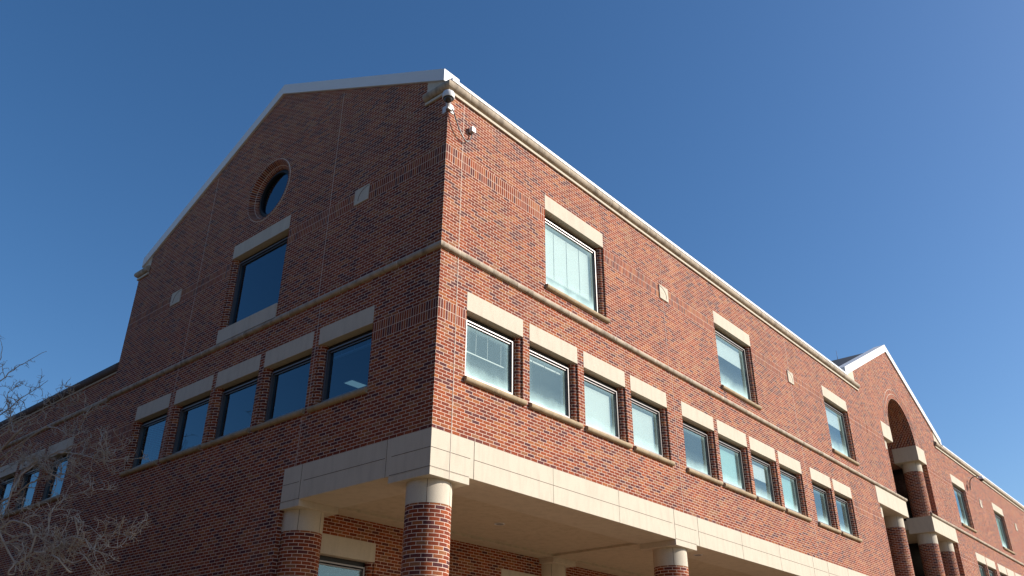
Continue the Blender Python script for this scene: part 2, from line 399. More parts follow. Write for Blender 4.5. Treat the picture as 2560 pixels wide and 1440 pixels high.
# arch rings and vault
for r0, r1 in ((1.72, 1.93), (1.93, 2.14)):
    ab = MB(); n = 64
    for i in range(n):
        t0, t1 = math.pi*i/n, math.pi*(i+1)/n
        P = lambda r, t, y: (XG+r*math.cos(t), y, 13.20+r*math.sin(t))
        yy = -0.006 if r0 > 1.8 else -0.004
        ab.poly([P(r0, t0, yy), P(r0, t1, yy), P(r1, t1, yy), P(r1, t0, yy)], [(0, t0*r1), (0, t1*r1), (0.205, t1*r1), (0.205, t0*r1)])
        ab.poly([P(r1, t0, yy), P(r1, t1, yy), P(r1, t1, 0.02), P(r1, t0, 0.02)], [(0, t0*r1), (0, t1*r1), (0.02, t1*r1), (0.02, t0*r1)])
    ab.build('arch_ring', RADIAL, B)
for rr in (1.93, 2.145):
    ab = MB()
    ab.tube([(XG+rr*math.cos(math.pi*i/64), -0.004, 13.20+rr*math.sin(math.pi*i/64)) for i in range(65)], 0.012, 5); ab.build('mortar_arc', MORTAR, B)
vb = MB(); n = 48
for i in range(n):
    t0, t1 = math.pi*i/n, math.pi*(i+1)/n
    P = lambda t, y: (XG+AR*math.cos(t), y, 13.20+AR*math.sin(t))
    vb.poly([P(t0, -0.004), P(t1, -0.004), P(t1, 5.0), P(t0, 5.0)], [(t0*AR, 0), (t1*AR, 0), (t1*AR, 5), (t0*AR, 5)], 0, True)
vb.build('arch_vault', BRICK, B)
# porch interior: side walls, ceilings and a dark glazed back wall
DGL = plain('dark_glazing_shade', (0.01, 0.012, 0.015), 0.2)  # black for the back glazing and for shade painted on side walls
for x0, x1 in ((26.25, 27.41), (30.85, 32.01)):
    pb = MB(); pb.box(x0, x1, 1.085, 5.0, 12.53, 13.19); pb.build('porch_wall', BRICK, B)
for x0, x1 in ((26.05, 26.25), (32.01, 32.2)):
    pb = MB(); pb.box(x0, x1, 1.105, 5.0, 9.91, 12.52); pb.build('porch_shade_wall', DGL, B)  # near-black side walls: deep porch shade put into the colour
for x0, x1 in ((23.8, 23.98), (34.28, 34.46)):
    pb = MB(); pb.box(x0, x1, 1.105, 5.0, 0, 9.49); pb.build('porch_shade_wall', DGL, B)  # lower side walls, shade painted in likewise
for x0, x1 in ((23.98, 27.41), (30.85, 34.28)):
    pc = MB(); pc.box(x0, x1, 1.08, 5, 9.5, 9.9); pc.build('porch_ceiling', STUCCO, B)
bw0 = MB(); bw0.box(27.3, 30.95, 4.9, 4.98, 12.0, 15.0); bw0.build('porch_wall', BRICK, B)
pg = MB(); pg.box(23.9, 34.4, 5.0, 5.1, 0, 15.0)
pg.build('porch_glazing', DGL, B)

# ------------------------------------------------------------------ shaded gable end wall
lb = MB()
lh = [(a, b, *ZW) for a, b in LEFT]
bigw = (5.52, 8.03, 10.51, 12.62)
for h in lh: reveal(lb, FL, *h, d=0.3, sides='lrb')
reveal(lb, FL, *bigw, d=0.3)
RC = (CTR, 14.31, 0.70); cell = (CTR-1.2, CTR+1.2, 13.11, 15.51)
soldL = [(0, 1.891, *SOL_L), (11.692, WL, *SOL_L), (0, 5.52, *SOL_U), (8.03, WL, *SOL_U)]
wall(lb, FL, 0, WL, 6.28, ZT, lh+[bigw, (5.52, 8.03, 10.14, 10.51), (5.52, 8.03, 12.62, 13.02)], soldL, skip=[cell])
wall(lb, FL, 4.33, WL, 0, 6.28, [], [])
lz = lambda a: 17.62-0.497*abs(a-CTR)
gable_cells(lb, FL, 0.0, WL, ZT, lz, cell, CTR)
hole_cell(lb, FL, cell, RC[0], RC[1], 0.93, 0, 2*math.pi, 72)
lb.poly([(0.0, 4.33, 0), (0.5, 4.33, 0), (0.5, 4.33, 5.44), (0.0, 4.33, 5.44)])
# far return of the gable end above the lower wing
lb.poly([(0, WL, 0), (12, WL, 0), (12, WL, ZT), (0, WL, ZT)])
lb.build('gable_wall', [BRICK, SOLDIER], B)
# round window
rw = MB(); n = 72
prof = [(0.93, -0.012), (0.905, -0.022), (0.88, -0.012), (0.86, 0.015), (0.83, 0.07), (0.80, 0.11), (0.765, 0.14), (0.73, 0.16), (0.71, 0.22), (0.71, 0.34)]
for i in range(n):
    t0, t1 = 2*math.pi*i/n, 2*math.pi*(i+1)/n; L = 0
    for (r0, d0), (r1, d1) in zip(prof, prof[1:]):
        dl = math.dist((r0, d0), (r1, d1))
        P = lambda r, t, d: (d, CTR+r*math.cos(t), RC[1]+r*math.sin(t))
        rw.poly([P(r0, t0, d0), P(r0, t1, d0), P(r1, t1, d1), P(r1, t0, d1)],
                [(L, t0*.9), (L, t1*.9), (L+dl, t1*.9), (L+dl, t0*.9)], 0, True); L += dl
rwo = rw.build('round_window', RADIAL, B)
ra = MB(); ra.tube([(-0.003, CTR+0.935*math.cos(2*math.pi*i/72), RC[1]+0.935*math.sin(2*math.pi*i/72)) for i in range(73)], 0.008, 5)
ra.build('mortar_arc', MORTAR, rwo)
rf = MB(); prof = [(0.71, 0.20), (0.65, 0.18), (0.62, 0.18), (0.62, 0.26), (0.66, 0.30)]
for i in range(n):
    t0, t1 = 2*math.pi*i/n, 2*math.pi*(i+1)/n
    for (r0, d0), (r1, d1) in zip(prof, prof[1:]):
        rf.poly([P(r0, t0, d0), P(r0, t1, d0), P(r1, t1, d1), P(r1, t0, d1)], [(0,0),(1,0),(1,1),(0,1)], 0, True)
rf.build('frame', HEAD, rwo)
rp = MB(); rp.poly([P(0.64, 2*math.pi*i/n, 0.25) for i in range(n)], [(0, 0)]*n); rp.build('pane', GLASS_W, rwo)

# ------------------------------------------------------------------ lower left wing
SX = 0.06
gb = MB(); FLw = lambda a, d, z: (d+SX, a, z)
wh = [(a, b, *ZW) for a, b in WING]
for h in wh: reveal(gb, FLw, *h, d=0.3, sides='lrb')
wall(gb, FLw, WL, 34, 0, 10.82, wh, [(WL, 15.6, *SOL_L)])
gb.build('wing_wall', [BRICK, SOLDIER], B)

# ------------------------------------------------------------------ windows
def curtain(F, w, a0, a1, z0, z1, kind):
    if kind in ('blind', 'half', 'third', 'midblind'):
        zb = {'blind': z0+0.04, 'half': z0+(z1-z0)*0.52, 'third': z0+(z1-z0)*0.62, 'midblind': z0+0.32}[kind]
        b = MB(); b.fbox(F, a0+0.06, a1-0.10, 0.29, 0.30, zb, z1-0.10)
        b.build('blind', BLIND, w)
        if kind == 'midblind':
            c = MB()
            for k in (0.25, 0.5, 0.75): c.fbox(F, a0+(a1-a0)*k-0.004, a0+(a1-a0)*k+0.004, 0.282, 0.288, zb, z1-0.1)
            c.fbox(F, a0+0.06, a1-0.1, 0.28, 0.29, zb-0.03, zb)
            c.build('blind_cord', CABLE, w)
    elif kind == 'shade':
        b = MB(); b.fbox(F, a0+0.04, a1-0.04, 0.29, 0.30, z0, z1); b.build('roller_shade', SHADE, w)
    elif kind == 'cord':
        b = MB(); zz = z0+(z1-z0)*0.50
        b.fbox(F, a0+0.02, a1-0.05, 0.28, 0.30, zz-0.012, zz+0.012)
        for k in (0.3, 0.55, 0.85): b.fbox(F, a0+(a1-a0)*k-0.003, a0+(a1-a0)*k+0.003, 0.28, 0.286, zz, z1)
        b.build('blind_rail', WHITE, w)
    elif kind == 'headrail':
        b = MB(); b.fbox(F, a0+0.02, a1-0.05, 0.28, 0.33, z1-0.13, z1-0.09)
        for k in (0.2, 0.5, 0.8): b.fbox(F, a0+(a1-a0)*k-0.01, a0+(a1-a0)*k+0.01, 0.28, 0.29, z1-0.13, z1)
        b.build('blind_rail', WHITE, w)
def window(F, a0, a1, z0, z1, kind='', glass=None, lintel=True, sill=True, slope=0.09, lh=0.405, jw=0.12, name='window', head=0.105):
    f0, f1, g0, g1 = a0+jw, a1-jw, z0+slope, z1-head
    fb = MB(); t = 0.055
    for q in ((f0, f0+t, g0, g1), (f1-t, f1, g0, g1), (f0+t, f1-t, g0, g0+t*0.8), (f0+t, f1-t, g1-t*0.6, g1)):
        fb.fbox(F, q[0], q[1], 0.15, 0.27, q[2], q[3])
    # inner sash bead set back
    for q in ((f0+t, f0+t+0.02, g0+t, g1-t), (f1-t-0.02, f1-t, g0+t, g1-t), (f0+t+.02, f1-t-.02, g1-t-0.02, g1-t)):
        fb.fbox(F, q[0], q[1], 0.185, 0.26, q[2], q[3])
    w = fb.build(name, FRAME, B)
    hd = MB(); hd.fbox(F, a0, a1, 0.205, 0.30, g1-0.005, z1); hd.fbox(F, f0-0.03, f0, 0.22, 0.29, g0, g1); hd.fbox(F, f1, f1+0.03, 0.22, 0.29, g0, g1)
    hd.build('head_gasket', HEAD, w)
    pa = MB(); p0, p1, q0, q1 = f0+t, f1-t, g0+t*0.8, g1-t
    pa.poly([F(p0, 0.215, q0), F(p1, 0.215, q0), F(p1, 0.215, q1), F(p0, 0.215, q1)], [(0, 0), (1, 0), (1, 1), (0, 1)])
    pa.build('pane', glass, w, merge=False)
    for a, s in ((a0, 1), (a1, -1)):
        c = F(a, 0.155, 0); j = MB(); j.cyl(c[0], c[1], z0+0.02, z1, 0.117, 24); j.build('round_brick_jamb', BRICK, w)
    if lintel:
        lb_ = MB(); lb_.fbox(F, a0, a1, -0.004, 0.205, z1, z1+lh); lb_.build('lintel', STONE, w, bevel=0.004)
    if sill:
        sb = MB(); r = 0.062; zc = z0-0.065
        pr = [(-0.02, zc-r)]+[(0.022+r*math.cos(t_), zc+r*math.sin(t_)) for t_ in [(-math.pi/2)+math.pi*i/10 for i in range(11)]]+[(-0.02, zc+r)]
        p, q = F(a0-0.02, 0, 0), F(a1+0.03, 0, 0)
        path = [(p[0], p[1]), (q[0], q[1])]
        if F is not FR: path.reverse()
        sb.sweep(path, pr)
        pts = [(0.0, z0-0.01), (0.28, z0+slope+0.005), (0.28, z0-0.02)]
        sb.poly([F(a0, 0, z0-0.005), F(a1, 0, z0-0.005), F(a1, 0.2, z0+slope), F(a0, 0.2, z0+slope)])
        sb.build('sill', SILLST, w)
    curtain(F, w, p0, p1, q0, q1, kind)
    return w
kinds = ['cord', 'headrail', 'blind', 'blind', '', 'shade', 'half', 'shade', '', '']
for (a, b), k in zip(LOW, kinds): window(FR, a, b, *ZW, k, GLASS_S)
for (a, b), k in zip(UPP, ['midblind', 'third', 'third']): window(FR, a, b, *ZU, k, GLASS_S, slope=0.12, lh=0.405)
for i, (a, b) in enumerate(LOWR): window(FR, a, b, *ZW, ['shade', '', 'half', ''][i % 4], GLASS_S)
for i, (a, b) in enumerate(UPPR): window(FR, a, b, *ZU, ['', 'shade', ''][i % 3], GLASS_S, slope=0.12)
for i, (a, b) in enumerate(LEFT): window(FL, a, b, *ZW, 'headrail' if i == 0 else '', GLASS_W)
for a, b in WING: window(FLw, a, b, *ZW, '', GLASS_W)
bw_ = window(FL, *bigw, '', GLASS_W, lintel=True, sill=False, slope=0.02, lh=0.40)
sbk = MB(); sbk.fbox(FL, 5.52, 8.03, -0.03, 0.22, 10.13, 10.51); sbk.build('sill', STONE, bw_, bevel=0.004)
# vertical sealant strips beside the window runs and the expansion joints
for (F, a, z0, z1) in [(FR, 0.488, 5.44, 9.95), (FR, 0.488, 10.10, 13.94), (FR, 8.70, 6.28, 9.95), (FR, 8.60, 10.10, 12.12), (FR, 8.60, 12.55, 13.94),
                       (FR, 17.03, 6.28, 9.95), (FR, 16.95, 10.1, 12.12), (FR, 16.95, 12.55, 13.94),
                       (FL, 3.90, 10.10, 16.05), (FL, 9.70, 10.10, 16.05), (FL, 3.785, 7.5, 9.95), (FL, 9.79, 7.5, 9.95), (FL, 3.95, 6.29, 7.36)]:
    jb = MB(); jb.fbox(F, a-0.005, a+0.005, -0.003 if z0 > 6 else -0.007, 0.01, z0, z1); jb.build('expansion_joint', MORTAR, B)
for a, z0, z1 in [(24.25, 10.1, 13.9), (36.6, 10.1, 13.9)]:
    jb = MB(); jb.fbox(FR, a-0.008, a+0.008, -0.002, 0.01, z0, z1); jb.build('expansion_joint', DARKJ, B)

# ------------------------------------------------------------------ mouldings
def halfround(zc, r, e=0.0, n=14):
    return [(-0.02, zc-r)]+[(e+r*math.cos(t), zc+r*math.sin(t)) for t in [(-math.pi/2)+math.pi*i/n for i in range(n+1)]]+[(-0.02, zc+r)]
s = MB(); s.sweep([(0, WL+0.02), (0, 8.03), (0, 8.03)][:2]+[(0, 5.52)], halfround(10.035, 0.068, 0.012)); 
s = MB(); s.sweep([(0, WL+0.08), (0, 0), (27.47, 0)], halfround(10.035, 0.068, 0.012)); s.build('string_course', BUFF, B)
s = MB(); s.sweep([(30.80, 0), (60, 0)], halfround(10.035, 0.068, 0.012)); s.build('string_course', BUFF, B)
s = MB(); s.sweep([(SX, 34), (SX, WL+0.08)], halfround(10.035, 0.068, 0.012)); s.build('string_course', BUFF, B)
drip = lambda z0, z1, o: [(-0.01, z0), (o, z0), (o, z1), (-0.01, z1)]
# the eaves roll, its bright drip and the metal edge, along the front and returning round both gable corners
ZC, RC_ = 14.09, 0.11
for path in ([(0, 0.72), (0, 0), (24.05, 0)], [(34.25, 0), (60, 0)]):
    s = MB(); s.sweep(path, halfround(ZC, RC_, 0.02)); s.build('eaves_roll', BUFF, B)
    s = MB(); s.sweep(path, drip(13.89, 13.955, 0.045), smooth=False); s.build('drip_course', STONE, B)
s = MB(); s.sweep([(12, WL), (0, WL), (0, WL-0.62)], halfround(ZC, RC_, 0.02)); s.build('eaves_roll', BUFF, B)
s = MB(); s.sweep([(12, WL), (0, WL), (0, WL-0.62)], drip(13.89, 13.955, 0.045), smooth=False); s.build('drip_course', STONE, B)
for p in ([(0.0, 0), (22.85, 0)], [(35.45, 0), (60, 0)]):
    s = MB(); s.sweep(p, [(-0.3, 14.195), (0.10, 14.20), (0.10, 14.275), (-0.3, 14.31)], smooth=False); s.build('metal_eaves_edge', WHITE, B)
# wing cornice
s = MB(); s.sweep([(SX, 34), (SX, WL)], halfround(10.985, 0.115, 0.03)); s.build('eaves_roll', plain('dark_roll', (0.13, 0.105, 0.095), 0.9, 0, 0.35, 5), B)  # darker roll colour than on the main eaves
s = MB(); s.sweep([(SX, 34), (SX, WL)], drip(10.82, 10.87, 0.035), smooth=False); s.build('drip_course', STONE, B)
s = MB(); s.sweep([(SX, 34), (SX, WL)], [(-0.3, 11.09), (0.07, 11.095), (0.07, 11.14), (-0.3, 11.15)], smooth=False); s.build('metal_eaves_edge', SLATE, B)

# gable copings (metal) and kneeler stones
def coping(F, ctr, half, zt, slope, th, d0, d1):
    b = MB(); z = lambda a: zt-slope*abs(a-ctr)
    for a0, a1 in ((ctr-half, ctr), (ctr, ctr+half)):
        top = [(a0, z(a0)), (a1, z(a1))]; bot = [(a0, z(a0)-th), (a1, z(a1)-th)]
        for d in (d0, d1): b.poly([F(bot[0][0], d, bot[0][1]), F(bot[1][0], d, bot[1][1]), F(top[1][0], d, top[1][1]), F(top[0][0], d, top[0][1])])
        for e in (top, bot): b.poly([F(e[0][0], d0, e[0][1]), F(e[1][0], d0, e[1][1]), F(e[1][0], d1, e[1][1]), F(e[0][0], d1, e[0][1])])
    for a in (ctr-half, ctr+half): b.poly([F(a, d0, z(a)), F(a, d1, z(a)), F(a, d1, z(a)-th), F(a, d0, z(a)-th)])
    return b
coping(FL, CTR, 6.66, 17.93, 0.497, 0.33, -0.06, 0.42).build('gable_coping', WHITE, B)
coping(FR, XG, 6.33, 17.68, 0.491, 0.35, -0.06, 0.40).build('gable_coping', WHITE, B)
def kneeler(F, a0, a1, zf, d=-0.008):
    b = MB(); q = [(a0, 13.955), (a1, 13.955), (a1, zf(a1)), (a0, zf(a0))]
    b.poly([F(a, d, z) for a, z in q]); b.poly([F(a, 0.3, z) for a, z in q])
    for a, z in ((a0, zf(a0)), (a1, zf(a1))): b.poly([F(a, d, 13.955), F(a, 0.3, 13.955), F(a, 0.3, z), F(a, d, z)])
    b.build('kneeler_stone', STONE, B)
kl = lambda a: 17.605-0.497*abs(a-CTR); kr = lambda a: 17.335-0.491*abs(a-XG)
kneeler(FL, 0.0, 0.70, kl); kneeler(FL, WL-0.62, WL-0.02, kl)
kneeler(FR, 22.88, 23.86, kr); kneeler(FR, 34.40, 35.38, kr)

# carved plaques
def plaque(F, a0, a1, z0, z1):
    b = MB(); b.fbox(F, a0, a1, -0.03, 0.02, z0, z1); o = b.build('carved_plaque', STONE, B, bevel=0.006)
    g = MB(); ca, cz, r = a0+0.02, z0+0.10, 0.26; pts = []
    for i in range(15):
        t = math.pi/2*(i/14)*1.12-0.12; pts.append(F(ca+r*math.cos(t)*1.25, -0.031, cz+r*math.sin(t)*1.05))
    g.tube(pts, 0.007, 6); g.build('carved_arc', DARKJ, o)
    g = MB(); g.fbox(F, ca+0.03, ca+0.14, -0.033, -0.028, cz+0.08, cz+0.088); g.fbox(F, ca+0.15, ca+0.158, -0.033, -0.028, cz-0.03, cz+0.10)
    g.build('carved_line', MORTAR, o)
for a0, a1 in ((8.42, 8.87), (16.74, 17.18), (40.86, 41.28), (48.6, 49.0)): plaque(FR, a0, a1, 12.13, 12.55)
for a0, a1 in ((2.45, 2.94), (10.54, 11.04)): plaque(FL, a0, a1, 12.16, 12.58)

# ------------------------------------------------------------------ roofs
def slab(pts, t=0.06):
    b = MB(); lo = [(x, y, z-t) for x, y, z in pts]; n = len(pts)
    b.poly(pts); b.poly(list(reversed(lo)))
    for k in range(n): b.poly([pts[k], pts[(k+1) % n], lo[(k+1) % n], lo[k]])
    return b.build('roof_slope', SLATE, B)
ZE, ZR = 14.27, 17.60
slab([(0.30, 0.10, ZE), (22.9, 0.10, ZE), (XG, CTR, ZR), (0.30, CTR, ZR)])
slab([(35.4, 0.10, ZE), (60, 0.10, ZE), (60, CTR, ZR), (XG, CTR, ZR)])
slab([(0.30, CTR, ZR), (60, CTR, ZR), (60, WL-0.1, ZE), (0.30, WL-0.1, ZE)])
slab([(22.9, 0.25, 14.30), (XG, 0.25, 17.52), (XG, CTR, 17.58)])
slab([(35.4, 0.25, 14.30), (XG, CTR, 17.58), (XG, 0.25, 17.52)])
b = MB(); b.box(SX+0.3, 12, WL+0.01, 34, 10.6, 11.0); b.build('roof', SLATE, B)
b = MB(); b.tube([(XG, 2.2, 17.45), (XG, 2.2, 18.0)], [0.012, 0.006], 5); b.build('lightning_rod', RUST, B)

# ------------------------------------------------------------------ portico
# perimeter stone beam: one L-shaped band
bb = MB()
bb.box(0.0, 22.75, 0.0, 1.05, 5.57, 6.28); bb.box(0.0, 1.05, 1.05, 4.33, 5.57, 6.28)
bb.build('stone_band', STONE, B, bevel=0.006)
for i, (x0, x1, y0, y1) in enumerate([(0.0, 1.0, 0.0, 1.07), (8.21, 9.20, 0.0, 1.02), (16.45, 17.44, 0.0, 1.02), (0.0, 1.0, 3.70, 4.33), (8.21, 9.2, 3.72, 4.2), (16.45, 17.44, 3.72, 4.2)]):
    q = MB(); q.box(x0-0.001, x1, y0-0.001, y1, 5.44, 5.571); q.build('impost_block', STONE, B, bevel=0.006)
jd = MB()
for x0 in (0.0, 8.21, 16.45):
    lo, hi = (x0, x0+1.11) if x0 == 0 else (x0, x0+1.15)
    if x0: jd.box(x0-0.006, x0+0.006, -0.003, 0.01, 5.57, 6.28)
    jd.box(hi-0.006, hi+0.006, -0.003, 0.01, 5.57, 6.28)
    jd.box(lo+0.01, hi-0.10, -0.002, 0.01, 5.926, 5.936); jd.box(lo+0.01, x0+0.99, -0.002, 0.01, 5.583, 5.592)
    nx = {0.0: 8.21, 8.21: 16.45, 16.45: 22.7}[x0]
    jd.box(hi+0.01, nx-0.10, -0.002, 0.01, 5.926, 5.936)
    for k in (1, 2):
        xx = hi+(nx-hi)*k/3; jd.box(xx-0.003, xx+0.003, -0.0025, 0.01, 5.57, 6.28)
for z0, z1, y0, y1 in ((5.926, 5.936, 0.0, 1.02), (5.583, 5.592, 0.0, 1.05), (5.926, 5.936, 1.20, 3.62), (5.926, 5.936, 3.78, 4.32), (5.583, 5.592, 3.7, 4.32)):
    jd.box(-0.002, 0.01, y0, y1, z0, z1)
for y in (1.16, 3.72): jd.box(-0.003, 0.01, y-0.004, y+0.004, 5.57, 6.28)
jd.build('panel_joint', DARKJ, B)
# ceiling, ribs
c = MB(); c.box(1.05, 22.75, 1.05, 4.2, 5.625, 5.75); c.build('portico_ceiling', STUCCO, B)
c = MB(); c.box(1.05, 22.75, 3.70, 4.2, 5.57, 5.625); c.build('ceiling_beam', STUCCO, B)
for x in (8.21, 16.45):
    c = MB(); c.box(x-0.04, x+1.0, 1.05, 3.70, 5.57, 5.625); c.build('ceiling_beam', STUCCO, B)
# recessed wall and its windows
pw = MB(); FP = lambda a, d, z: (a, 4.2+d, z)
pwin = [(0.80, 2.50), (6.68, 8.30), (10.2, 11.9), (13.2, 14.9)]
ph = [(a, b, 2.3, 4.73) for a, b in pwin]
for h in ph: reveal(pw, FP, *h, d=0.3, sides='lrb')
wall(pw, FP, 0.3, 22.75, 0, 5.60, ph, [])
pw.poly([(22.75, 0, 0), (22.75, 4.2, 0), (22.75, 4.2, 5.6), (22.75, 0, 5.6)])
pw.build('portico_wall', [BRICK, SOLDIER], B)
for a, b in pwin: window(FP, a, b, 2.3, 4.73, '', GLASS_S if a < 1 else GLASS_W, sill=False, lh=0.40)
# columns
def column(x, y, z0, zt, ring=0.42, r=0.41):
    s_ = MB(); s_.cyl(x, y, z0, zt-ring, r, 48, caps=False); o = s_.build('column', BRICK, B)
    k = MB(); k.cyl(x, y, zt-ring, zt, r+0.003, 48); k.build('capital', STONE, o)
    j = MB()
    for a in (-2.42, -1.22, 0.0):
        j.cyl(x+(r+0.001)*math.cos(a), y+(r+0.001)*math.sin(a), zt-ring, zt-0.01, 0.005, 6)
    j.build('capital_joint', DARKJ, o)
for x, y in ((0.48, 0.49), (8.72, 0.49), (16.96, 0.49), (0.5, 4.18), (8.72, 4.22), (16.96, 4.22)): column(x, y, 0, 5.44)
for x in (24.45, 26.92, 31.36, 33.80): column(x, 0.52, 0, 9.30, 0.46)
for x in (26.79, 31.47): column(x, 0.52, 9.985, 12.52, 0.42)
for h in (blkL, blkR):
    q = MB(); q.box(h[0], h[1], -0.012, 1.08, h[2], h[3]); q.build('stone_beam', STONE, B, bevel=0.006)
for h in ublk:
    q = MB(); q.box(h[0], h[1], -0.012, 1.08, h[2], h[3]); q.build('stone_beam', STONE, B, bevel=0.006)

# interior so that the panes look into rooms
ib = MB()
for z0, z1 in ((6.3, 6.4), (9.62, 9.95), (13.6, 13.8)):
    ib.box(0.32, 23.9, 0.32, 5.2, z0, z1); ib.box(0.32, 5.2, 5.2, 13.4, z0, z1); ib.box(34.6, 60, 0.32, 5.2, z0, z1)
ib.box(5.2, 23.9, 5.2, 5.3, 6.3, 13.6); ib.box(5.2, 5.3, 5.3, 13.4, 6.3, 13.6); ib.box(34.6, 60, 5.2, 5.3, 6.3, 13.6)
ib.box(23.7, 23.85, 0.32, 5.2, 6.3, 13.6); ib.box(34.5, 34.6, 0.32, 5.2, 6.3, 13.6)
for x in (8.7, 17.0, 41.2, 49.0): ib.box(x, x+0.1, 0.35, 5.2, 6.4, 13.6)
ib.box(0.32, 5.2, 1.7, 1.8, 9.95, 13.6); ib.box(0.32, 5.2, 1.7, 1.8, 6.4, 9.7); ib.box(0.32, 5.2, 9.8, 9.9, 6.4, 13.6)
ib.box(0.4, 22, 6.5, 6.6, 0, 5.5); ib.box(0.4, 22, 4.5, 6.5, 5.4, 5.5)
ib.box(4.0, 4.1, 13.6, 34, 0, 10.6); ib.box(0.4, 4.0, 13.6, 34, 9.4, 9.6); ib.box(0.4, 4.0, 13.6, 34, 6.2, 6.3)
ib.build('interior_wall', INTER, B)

# ------------------------------------------------------------------ fixtures
t = thing('security_camera', 'white dome security camera bracketed to the top corner of the brick building', 'security camera', (-0.16, -0.16, 13.5))
def par(o, t):   # keep world coordinates while parenting
    o.parent = t; o.matrix_parent_inverse = Matrix.Translation(-Vector(t.location)); return o
cx, cy = -0.20, -0.20
b = MB(); b.lathe((cx, cy, 13.500), (0, 0, 1), [(0.105, -0.015), (0.124, -0.01), (0.132, 0.01), (0.132, 0.10), (0.122, 0.14), (0.095, 0.165), (0.05, 0.175), (0.0, 0.177)]); par(b.build('housing', WHITE), t)
b = MB(); b.lathe((cx, cy, 13.495), (0, 0, 1), [(0.0, -0.10), (0.04, -0.094), (0.072, -0.07), (0.092, -0.03), (0.097, 0.0)])
par(b.build('dome', plain('smoked_dome', (0.05, 0.045, 0.045), 0.12)), t)
b = MB(); b.lathe((cx, cy, 13.493), (0, 0, 1), [(0.094, -0.012), (0.114, -0.012), (0.114, 0.0), (0.094, 0.0)]); par(b.build('trim_ring', HEAD), t)
b = MB(); b.tube([(cx, cy, 13.60), (-0.10, -0.10, 13.62), (-0.03, -0.03, 13.55), (-0.01, -0.01, 13.45)], 0.05, 8); b.box(-0.05, 0.10, -0.05, -0.003, 13.42, 13.56); par(b.build('bracket_arm', PLAST), t)
b = MB(); b.box(0.05, 0.16, -0.02, -0.002, 13.38, 13.56); par(b.build('bracket_plate', WHITE, bevel=0.004), t)
b = MB(); b.box(-0.02, -0.002, 0.05, 0.16, 13.38, 13.56); par(b.build('bracket_plate', WHITE, bevel=0.004), t)

t = thing('junction_box', 'small grey junction box on the sunlit brick below the eaves, right of the corner camera', 'junction box', (0.72, 0, 13.3))
b = MB(); b.box(0.655, 0.765, -0.10, 0.0, 13.20, 13.32); par(b.build('box', PLAST, bevel=0.006), t)
b = MB(); b.box(0.650, 0.770, -0.112, -0.10, 13.195, 13.325); par(b.build('cover', PLAST, bevel=0.004), t)
b = MB()
ctrl = [(0.06, -0.07, 13.44), (0.10, -0.09, 13.34), (0.16, -0.10, 13.19), (0.26, -0.10, 13.02), (0.38, -0.09, 12.90), (0.50, -0.07, 12.85), (0.61, -0.06, 12.90), (0.68, -0.055, 13.02), (0.71, -0.05, 13.12), (0.715, -0.05, 13.20)]
def smooth(pts, k=4):
    out = []; P = [Vector(p) for p in pts]
    for i in range(len(P)-1):
        a, b_, c_, d_ = P[max(i-1, 0)], P[i], P[i+1], P[min(i+2, len(P)-1)]
        for j in range(k):
            u = j/k; out.append(0.5*((2*b_)+(-a+c_)*u+(2*a-5*b_+4*c_-d_)*u*u+(-a+3*b_-3*c_+d_)*u**3))
    out.append(P[-1]); return out
b.tube(smooth(ctrl), 0.014, 8)
tag(b.build('cable', CABLE), 'thin grey cable looping from the corner camera down to the junction box', 'cable')

t = thing('security_camera', 'round dome camera on a curved gooseneck arm below the eaves at the far right', 'security camera', (39.5, 0, 13.0))
b = MB(); b.tube(smooth([(39.5, -0.03, 12.88), (39.5, -0.05, 13.1), (39.5, -0.12, 13.32), (39.5, -0.3, 13.44), (39.5, -0.55, 13.44), (39.5, -0.62, 13.40)]), 0.024, 8); par(b.build('arm', RUST), t)
b = MB(); b.lathe((39.5, -0.64, 13.27), (0, 0, 1), [(0.12, -0.02), (0.145, 0.0), (0.15, 0.07), (0.11, 0.13), (0.05, 0.16), (0, 0.165)]); par(b.build('housing', WHITE), t)
b = MB(); b.lathe((39.5, -0.64, 13.255), (0, 0, 1), [(0, -0.11), (0.07, -0.09), (0.11, -0.04), (0.12, 0.0)]); par(b.build('dome', plain('smoked_dome', (0.04, 0.03, 0.03), 0.15)), t)
b = MB(); b.box(39.44, 39.56, -0.03, -0.002, 12.82, 12.95); par(b.build('mounting_plate', RUST), t)

t = thing('recessed_light', 'small round recessed light in the tan portico ceiling between the first two columns', 'ceiling light', (4.44, 2.3, 5.62))
b = MB(); b.lathe((4.44, 2.3, 5.624), (0, 0, -1), [(0.105, 0.0), (0.125, 0.0), (0.125, 0.012), (0.10, 0.014), (0.095, 0.0)], 28); par(b.build('trim_ring', WHITE), t)
b = MB(); b.lathe((4.44, 2.3, 5.624), (0, 0, -1), [(0.10, 0.002), (0.06, 0.003), (0.0, 0.003)], 28); par(b.build('lens', plain('dark_lens', (0.05, 0.045, 0.04), 0.3)), t)

t = thing('recessed_light', 'round recessed light tucked behind the stone beam just right of the second portico column', 'ceiling light', (10.36, 0.62, 5.57))
b = MB(); b.lathe((10.36, 0.62, 5.569), (0, 0, -1), [(0.105, 0.0), (0.125, 0.0), (0.125, 0.012), (0.10, 0.014), (0.095, 0.0)], 28); par(b.build('trim_ring', WHITE), t)
b = MB(); b.lathe((10.36, 0.62, 5.569), (0, 0, -1), [(0.10, 0.002), (0.06, 0.003), (0.0, 0.003)], 28); par(b.build('lens', HEAD), t)
t = thing('panel_light', 'lit rectangular ceiling panel seen through the nearest shaded window on the gable end', 'ceiling light', (3.2, 6.4, 9.6))
b = MB(); b.box(2.95, 3.65, 6.2, 6.5, 9.585, 9.618); par(b.build('diffuser', LAMPM), t)
b = MB(); b.box(2.92, 3.68, 6.17, 6.53, 9.600, 9.619); par(b.build('trim', WHITE), t)

